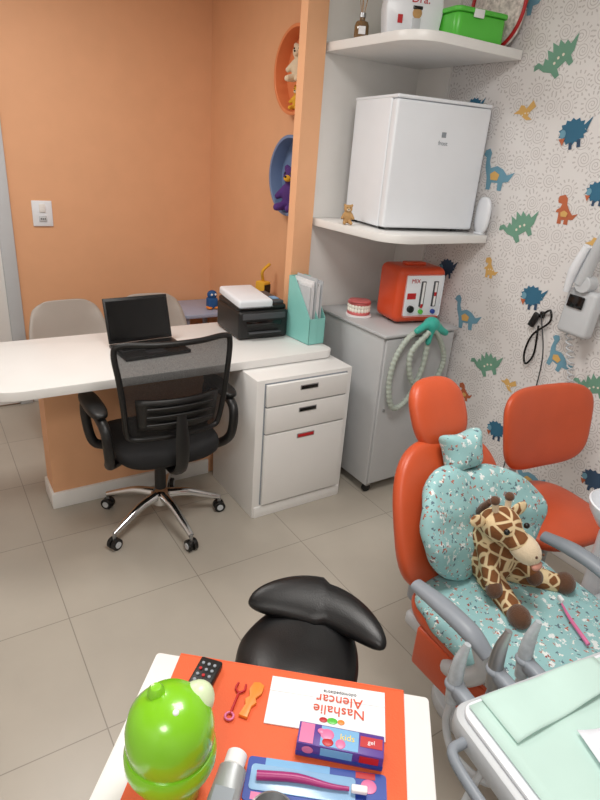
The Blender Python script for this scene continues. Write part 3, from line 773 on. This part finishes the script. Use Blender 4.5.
for s_ in (-1, 1):
    ell(gf, 'eye_%d' % s_, (.008,)*3, (HX+.008+s_*.036, HY-.043, HZ+.012), 'eye', seg=12)
    tube(gf, 'horn_%d' % s_, [(HX+s_*.02, HY+.008, HZ+.035), (HX-.004+s_*.026, HY+.012, HZ+.068)], [.008, .009], 'cream', smoothp=False)
    ell(gf, 'horn_tip_%d' % s_, (.013, .013, .012), (HX-.004+s_*.026, HY+.012, HZ+.073), 'brown', seg=14)
    pad(gf, 'ear_%d' % s_, selli(.06, .034, 2), .014, 'giraffe', (HX+s_*.074, HY+.014, HZ+.02), (R(70), R(-18*s_), 0), n=2)
    ell(gf, 'nostril_%d' % s_, (.004,)*3, (HX+.034+s_*.013, HY-.108, HZ-.035), 'brown', seg=8)
ell(gf, 'hoof_1', (.029, .034, .029), (-.066, -.14, .024), 'brown', (0, 0, R(-15))); ell(gf, 'hoof_2', (.034, .03, .029), (.158, -.10, .024), 'brown', (0, 0, R(30)))
ell(gf, 'hoof_3', (.022, .022, .024), (-.08, -.06, .052), 'brown'); ell(gf, 'hoof_4', (.022, .022, .024), (.064, -.07, .052), 'brown')
tube(gf, 'mane', [(HX, HY+.05, HZ+.04), (HX+.005, HY+.075, HZ), (-.02, .09, .17), (-.01, .088, .12)], [.008, .012, .012, .008], 'brown')
tube(gf, 'tail', [(0, .08, .03), (.05, .10, .02), (.09, .10, .012)], .007, 'giraffe')
tk = empty('pink_toothbrush', (1.375, .60, .532), (0, 0, R(65)))
tube(tk, 'handle', [(-.08, 0, .0), (0, .005, .008), (.06, 0, .012)], [.006, .005, .003], 'pink'); box(tk, 'bristles', (.022, .01, .014), (.068, 0, .02), 'paper', bev=.002)

# ------------------------------------------------------------------ orange assistant stool with backrest
st = empty('assistant_stool', (1.91, 1.03, 0), (0, 0, R(-8)))
pad(st, 'seat', selli(.42, .40, 3.2), .085, 'orange_l', (-.04, 0, .475), n=2.8)
pad(st, 'backrest', selli(.45, .33, 3.8, taper=.06), .055, 'orange_l', (0.02, .16, .765), (R(78), 0, 0), n=3, fn=lambda x, y, z: (x, y, z+.6*x*x))
pad(st, 'backrest_shell', selli(.36, .26, 3.2, taper=.12), .03, 'dkgrey', (0.02, .20, .765), (R(78), 0, 0), n=2.8, fn=lambda x, y, z: (x, y, z+.6*x*x))
tube(st, 'back_post', [(0, .05, .425), (0, .2, .42), (0, .235, .48), (0, .225, .62), (0, .215, .78)], .02, 'ltgrey', flat=.6)
cyl(st, 'gas_lift', .025, .34, (0, 0, .27), 'steel'); cyl(st, 'hub', .04, .05, (0, 0, .1), 'chrome')
for k in range(5):
    a = R(20+72*k); ca, sa = math.cos(a), math.sin(a)
    tube(st, 'base_arm_%d' % k, [(.03*ca, .03*sa, .11), (.13*ca, .13*sa, .10), (.225*ca, .225*sa, .065)], [.02, .016, .012], 'chrome')
    cyl(st, 'caster_%d' % k, .026, .03, (.22*ca, .22*sa, .027), 'black', (R(90), 0, a))

# ------------------------------------------------------------------ black dentist stool
bs = empty('saddle_stool', (.645, .88, 0), (0, 0, R(-54)))   # local +y -> back (+x,+y world)
sO = []
for i in range(56):
    a = 2*math.pi*i/56
    r_ = .158
    sO.append((r_*math.cos(a)*(1+.12*math.sin(a) if math.sin(a) < 0 else 1), r_*1.10*math.sin(a)))
pad(bs, 'seat', sO, .11, 'blackleather', (0, 0, .495), n=2.6, fn=lambda x, y, z: (x, y, z+1.2*max(0, y)**2*(1 if z > 0 else .5)-.5*x*x-.8*max(0, -y-.05)**2))
bO = []
for i in range(56):
    a = 2*math.pi*i/56; c, s = math.cos(a), math.sin(a)
    bO.append((.19*math.copysign(abs(c)**.95, c), .062*math.copysign(abs(s)**.9, s)*(1.15 if c < 0 else .92)))
pad(bs, 'backrest', bO, .06, 'blackleather', (0.015, .145, .570), (R(22), R(0), 0), n=2.4, fn=lambda x, y, z: (x, y-1.7*x*x, z+.5*x*x))
tube(bs, 'back_post', [(0, .05, .44), (0, .15, .44), (0, .18, .48), (0, .165, .55)], .015, 'black')
cyl(bs, 'gas_lift', .025, .34, (0, 0, .29), 'steel'); cyl(bs, 'hub', .04, .05, (0, 0, .11), 'black')
for k in range(5):
    a = R(18+72*k); ca, sa = math.cos(a), math.sin(a)
    tube(bs, 'base_arm_%d' % k, [(.03*ca, .03*sa, .11), (.11*ca, .11*sa, .10), (.18*ca, .18*sa, .065)], [.02, .016, .012], 'black')
    cyl(bs, 'caster_%d' % k, .026, .03, (.175*ca, .175*sa, .027), 'black', (R(90), 0, a))

# ------------------------------------------------------------------ side table with orange mat
P0 = Vector((.261, .798, 0)); AZ = math.atan2(-.644, .765)
U = Vector((math.cos(AZ), math.sin(AZ), 0)); Vd = Vector((math.sin(AZ), -math.cos(AZ), 0))
def cw(u, v, z=.8055):
    p = P0+U*u+Vd*v; return (p.x, p.y, z)
ct = empty('side_table', (P0.x, P0.y, 0), (0, 0, AZ))
prism(ct, 'top', rrect(0, .505, -.46, 0, .008), .765, .80, 'white', bev=.003)
bx(ct, 'cabinet', .03, .475, -.44, -.03, .08, .765, 'white', .004)
for k in range(3): bx(ct, 'drawer_%d' % k, .05, .455, -.452, -.438, .10+.22*k, .30+.22*k, 'white', .003)
for i, (a, b) in enumerate(((.07, -.07), (.43, -.07), (.43, -.40), (.07, -.40))): cyl(ct, 'caster_%d' % i, .03, .025, (a, b, .032), 'black', (R(90), 0, 0)); cyl(ct, 'caster_stem_%d' % i, .01, .03, (a, b, .068), 'steel')
om = empty('orange_table_mat', (P0.x, P0.y, 0), (0, 0, AZ))
bx(om, 'sheet', .045, .46, -.45, .001, .8005, .803, 'orange_mat', .001)
bx(om, 'overhang', .045, .46, .001, .004, .74, .803, 'orange_mat', .001)

ZT = .8035
rc = empty('remote_control', cw(.103, .055, ZT), (0, 0, AZ+R(-8)))
box(rc, 'body', (.042, .092, .014), (0, 0, .007), 'black', bev=.004)
for a in range(3):
    for b in range(6): cyl(rc, 'button_%d_%d' % (a, b), .003, .003, (-.011+a*.011, -.032+b*.0125, .0148), 'midgrey' if (a+b) % 4 else 'red', seg=10)
fl = empty('red_flosser', cw(.170, .075, ZT), (0, 0, AZ+R(-6)))
tube(fl, 'stem', [(0, -.03, .003), (0, .012, .003)], .0022, 'red'); tube(fl, 'bow', [(0, .012, .003), (-.008, .02, .003), (-.007, .032, .003)], .002, 'red'); tube(fl, 'bow_2', [(0, .012, .003), (.008, .02, .003), (.007, .032, .003)], .002, 'red'); tube(fl, 'loop', [(.007*math.cos(a*.785), -.035+.007*math.sin(a*.785), .003) for a in range(8)], .002, 'pink', closed=True, n=3)
f2 = empty('orange_toy_brush', cw(.196, .073, ZT), (0, 0, AZ+R(-12)))
prism(f2, 'handle', [(-.008, -.035), (.008, -.035), (.006, -.012), (.011, -.003), (.006, .005), (.012, .018), (.01, .034), (0, .038), (-.01, .034), (-.012, .018), (-.006, .005), (-.011, -.003), (-.006, -.012)], 0, .006, 'orange_toy', bev=.0015)
en = empty('clinic_envelope', cw(.325, .061, ZT), (0, 0, AZ+R(1)))
box(en, 'sheet', (.202, .094, .002), (0, 0, .001), 'paper'); box(en, 'flap', (.202, .03, .0008), (0, .032, .0025), 'paper')
text(en, 'print_1', 'Nashalie', .026, 'orange_p', (.022, -.005, .0031), (0, 0, R(180)), .0002); text(en, 'print_2', 'Alencar', .026, 'orange_p', (.022, .016, .0035), (0, 0, R(180)), .0002)
text(en, 'print_3', 'odontopediatria', .009, 'dkgrey', (.022, .031, .0035), (0, 0, R(180)), .0002)
ell(en, 'logo', (.009, .006, .0008), (.012, -.025, .0025), 'green_box'); ell(en, 'logo_2', (.007, .005, .0009), (-.003, -.025, .0025), 'red'); ell(en, 'logo_3', (.006, .005, .0009), (.027, -.025, .0025), 'orange_toy')
tp = empty('toothpaste_box', cw(.353, .137, ZT), (0, 0, AZ+R(-1)))
box(tp, 'carton', (.136, .038, .03), (0, 0, .0155), 'purplep', bev=.001); box(tp, 'band', (.137, .0385, .008), (0, 0, .008), 'bluep')
box(tp, 'sky_panel', (.06, .034, .0008), (-.002, 0, .0308), 'skyb'); box(tp, 'side_art', (.05, .0008, .016), (-.005, -.0194, .02), 'skyb')
text(tp, 'print', 'kids', .015, 'yellowp', (.010, .003, .0314), (0, 0, 0), .0002); box(tp, 'label', (.035, .018, .0008), (.048, .003, .0308), 'red'); text(tp, 'label_print', 'gel', .010, 'paper', (.048, .003, .0314), (0, 0, 0), .0002)
ell(tp, 'pig_head', (.011, .010, .0012), (-.022, .003, .0312), 'pink'); ell(tp, 'pig_snout', (.006, .005, .0014), (-.032, .007, .0313), 'pink'); ell(tp, 'pig_dress', (.009, .007, .0012), (-.020, -.010, .0312), 'red'); box(tp, 'pink_end', (.022, .034, .0008), (-.054, 0, .0308), 'pink')
ell(tp, 'pig_friend', (.008, .008, .0012), (.0, -.009, .0312), 'pink'); ell(tp, 'side_pig', (.009, .0008, .008), (-.05, -.0192, .018), 'pink'); box(tp, 'side_red', (.03, .0008, .014), (.046, -.0194, .02), 'red')
bp_ = empty('toothbrush_pack', cw(.322, .200, ZT), (0, 0, AZ+R(2)))
prism(bp_, 'card', rrect(-.107, .107, -.034, .034, .006), 0, .002, 'bluep'); prism(bp_, 'window', rrect(-.10, .06, -.018, .022, .006), .002, .0035, 'clearplastic', bev=.0005)
box(bp_, 'art_panel', (.10, .012, .0006), (-.03, .028, .0022), 'skyb'); box(bp_, 'art_pink', (.03, .011, .0006), (-.08, -.026, .0022), 'pink'); ell(bp_, 'art_face', (.012, .011, .0008), (.08, .012, .0026), 'pink'); box(bp_, 'art_red', (.03, .010, .0006), (.075, .028, .0022), 'red')
tube(bp_, 'toothbrush_handle', [(-.09, 0, .009), (-.03, .004, .010), (.02, 0, .009), (.05, 0, .009)], [.007, .0065, .004, .003], 'magenta'); box(bp_, 'toothbrush_head', (.024, .011, .008), (.065, 0, .011), 'paper', bev=.002)
text(bp_, 'print', 'Fresh', .020, 'paper', (.075, -.02, .0025), (0, 0, 0), .0002)
tt = empty('cream_tube', cw(.193, .240, ZT), (0, 0, AZ+R(-4)))
bm = bmesh.new()
rings = []
for i in range(9):
    t = i/8; wx = .021+.006*t; hz = .014*(1-t)+.0015; yy = .035-.11*t
    rings.append([bm.verts.new((wx*math.cos(2*math.pi*j/20), yy, hz+hz*math.sin(2*math.pi*j/20))) for j in range(20)])
for a, b in zip(rings[:-1], rings[1:]):
    for j in range(20): bm.faces.new((a[j], a[(j+1) % 20], b[(j+1) % 20], b[j]))
bm.faces.new(rings[0]); bm.faces.new(rings[-1])
finish(bm, 'tube_body', tt, 'silver'); cyl(tt, 'cap', .016, .024, (0, .047, .0165), 'paper', (R(90), 0, 0)); box(tt, 'label', (.03, .04, .001), (0, -.02, .024), 'midgrey', rot=(R(10), 0, 0))
md_ = empty('metal_dish', cw(.265, .262, ZT)); lathe(md_, 'dish', [(0, .002), (.026, .0), (.030, .004), (.034, .02), (.031, .021), (.027, .006), (0, .005)], 'steel')

cu_ = empty('kids_sippy_cup', cw(.114, .245, ZT))
lathe(cu_, 'body', [(0, 0), (.036, 0), (.040, .004), (.045, .04), (.049, .066), (.046, .075), (0, .075)], 'lime', seg=40)
lathe(cu_, 'collar', [(.045, .066), (.0615, .074), (.064, .082), (.064, .098), (.061, .106), (.052, .109)], 'lime', seg=40)
lathe(cu_, 'dome_lid', [(.056, .104), (.0605, .112), (.0605, .140), (.055, .165), (.040, .184), (.020, .193), (0, .195)], 'lime', seg=40)
ell(cu_, 'spout_cap', (.026, .026, .034), (.036, .004, .158), 'limelt', (0, R(42), 0)); lathe(cu_, 'spout_button', [(0, .0), (.012, 0), (.011, .012), (.007, .017), (0, .018)], 'lime', (-.012, .018, .186)); ell(cu_, 'vent', (.005, .005, .004), (.0, -.022, .190), 'paper', seg=12)

# ------------------------------------------------------------------ dental delivery unit
du = empty('dental_delivery_unit', (.712, .478, 0), (0, 0, R(-9)))
prism(du, 'body', rrect(0, .58, -.48, 0, (.03, .05, .05, .04)), .685, .735, 'ltgrey', bev=.012)
prism(du, 'tray_rim', rrect(.015, .56, -.46, -.015, .03), .735, .745, 'white2', bev=.004)
grid(du, 'paper_cover', 20, 18, lambda u, v: (.03+.51*u, -.45+.425*v, .7475+.002*math.sin(u*9)*math.sin(v*7+1)+.0025*abs(math.sin(u*4.2+v*2))), 'mintpaper', thick=.001)
grid(du, 'paper_fold', 16, 12, lambda u, v: (.06+.30*u, -.02-.10*v*(1-.3*u), .754+.003*math.sin(u*11)+.002*v), 'mintpaper', thick=.001)
grid(du, 'napkin', 14, 14, lambda u, v: (.13+.24*u+.05*v, -.36+.22*v-.06*u, .759+.0025*math.sin(u*14+v*3)), 'napkin', thick=.001)
for k, xx in enumerate((.06, .165, .245)):
    box(du, 'holder_%d' % k, (.03, .05, .03), (xx, .018, .71), 'midgrey', bev=.008)
    tube(du, 'handpiece_%d' % k, [(xx, .045, .67), (xx+.0, .05, .73), (xx+.004, .052, .775), (xx+.012, .05, .815)], [.014, .016, .013, .007], 'sleeve' if k != 1 else 'steel', seg=14)
    ell(du, 'holder_ring_%d' % k, (.021, .021, .012), (xx, .047, .715), 'midgrey')
    tube(du, 'hose_%d' % k, [(xx, .045, .67), (xx-.0, .045, .60), (xx, .0, .56), (xx+.02, -.08, .58), (xx+.04, -.12, .69)], .008, 'midgrey' if k % 2 else 'ltgrey')
tube(du, 'support_arm', [(.45, -.25, .69), (.45, -.25, .62), (.62, -.26, .58), (.80, -.24, .56)], .028, 'ltgrey')
tube(du, 'support_arm_lower', [(.80, -.24, .56), (.88, -.15, .50), (.90, .1, .30), (.90, .12, .05)], .03, 'ltgrey')
tube(du, 'grab_handle', [(-.0, -.4, .71), (-.04, -.38, .715), (-.045, -.2, .715), (-.04, -.08, .715), (0, -.06, .71)], .010, 'midgrey')
for k in range(3):
    tube(du, 'side_hose_%d' % k, [(.02, -.10-.07*k, .69), (-.01+.01*k, -.10-.07*k, .58), (.01+.02*k, -.08-.07*k, .42), (.10, -.06-.07*k, .34), (.18, -.1-.06*k, .45), (.2, -.12-.06*k, .69)], .007, 'ltgrey' if k != 1 else 'midgrey')

# ------------------------------------------------------------------ wall mounted unit (right)
xr = empty('wall_mounted_control_unit', (XE-.0005, 1.345, 1.15))
box(xr, 'bracket', (.05, .07, .09), (-.025, 0, .0), 'ltgrey', bev=.008)
box(xr, 'housing', (.06, .15, .19), (-.078, .0, .0), 'ltgrey', rot=(0, R(6), R(-10)), bev=.018, seg=4)
box(xr, 'display', (.004, .08, .05), (-.109, .015, .045), 'screen', rot=(0, R(6), R(-10)), bev=.002)
box(xr, 'keypad', (.004, .10, .06), (-.108, .0, -.035), 'midgrey', rot=(0, R(6), R(-10)), bev=.002)
cyl(xr, 'joint', .035, .06, (-.09, .0, .12), 'ltgrey', (0, R(90), 0))
tube(xr, 'arm', [(-.10, .02, .12), (-.11, -.01, .22), (-.12, -.05, .32), (-.12, -.12, .42)], [.028, .026, .026, .026], 'ltgrey', seg=14)
tube(xr, 'arm_grip', [(-.12, .06, .08), (-.13, .045, .17), (-.135, .01, .27)], [.014, .02, .016], 'white2')
tube(xr, 'coiled_cord', [(-.07+.014*math.cos(i*.9), .03-.0012*i+.014*math.sin(i*.9), -.10-.0035*i) for i in range(60)], .0035, 'ltgrey', n=2, seg=6)
bc = empty('hanging_cable', (XE-.001, 1.56, 1.08))
box(bc, 'hook', (.02, .02, .03), (-.01, 0, 0), 'eye', bev=.004)
tube(bc, 'cable', [(-.015, 0, 0), (-.02, -.04, .03), (-.02, -.05, -.02), (-.02, .02, -.10), (-.02, .04, -.19), (-.02, .02, -.24), (-.02, -.01, -.18), (-.02, .0, -.05)], .005, 'eye')
tube(bc, 'thin_cable', [(-.018, 0, 0), (-.02, -.06, -.2), (-.02, -.05, -.5), (-.02, .0, -.72), (-.02, .0, -.9)], .003, 'dkgrey')
box(bc, 'probe', (.02, .03, .07), (-.02, .03, -.03), 'black', rot=(R(20), 0, 0), bev=.006)

# ------------------------------------------------------------------ world and camera
w_ = bpy.data.worlds.new('world'); S.world = w_; w_.use_nodes = True
w_.node_tree.nodes['Background'].inputs[0].default_value = (.9, .95, 1, 1); w_.node_tree.nodes['Background'].inputs[1].default_value = .3

cam = bpy.data.cameras.new('camera'); co = bpy.data.objects.new('camera', cam); COL.objects.link(co)
cam.sensor_fit = 'VERTICAL'; cam.sensor_height = 36; cam.lens = 36*580/800; cam.clip_start = .02
fwd = Vector((.5148, .7623, -.3932)).normalized()
rt = Vector((.8432, -.5323, .0719)); rt = (rt-fwd*rt.dot(fwd)).normalized()
upv = rt.cross(fwd)
co.matrix_world = Matrix(((rt.x, upv.x, -fwd.x, 0), (rt.y, upv.y, -fwd.y, 0), (rt.z, upv.z, -fwd.z, 1.68), (0, 0, 0, 1)))
S.camera = co
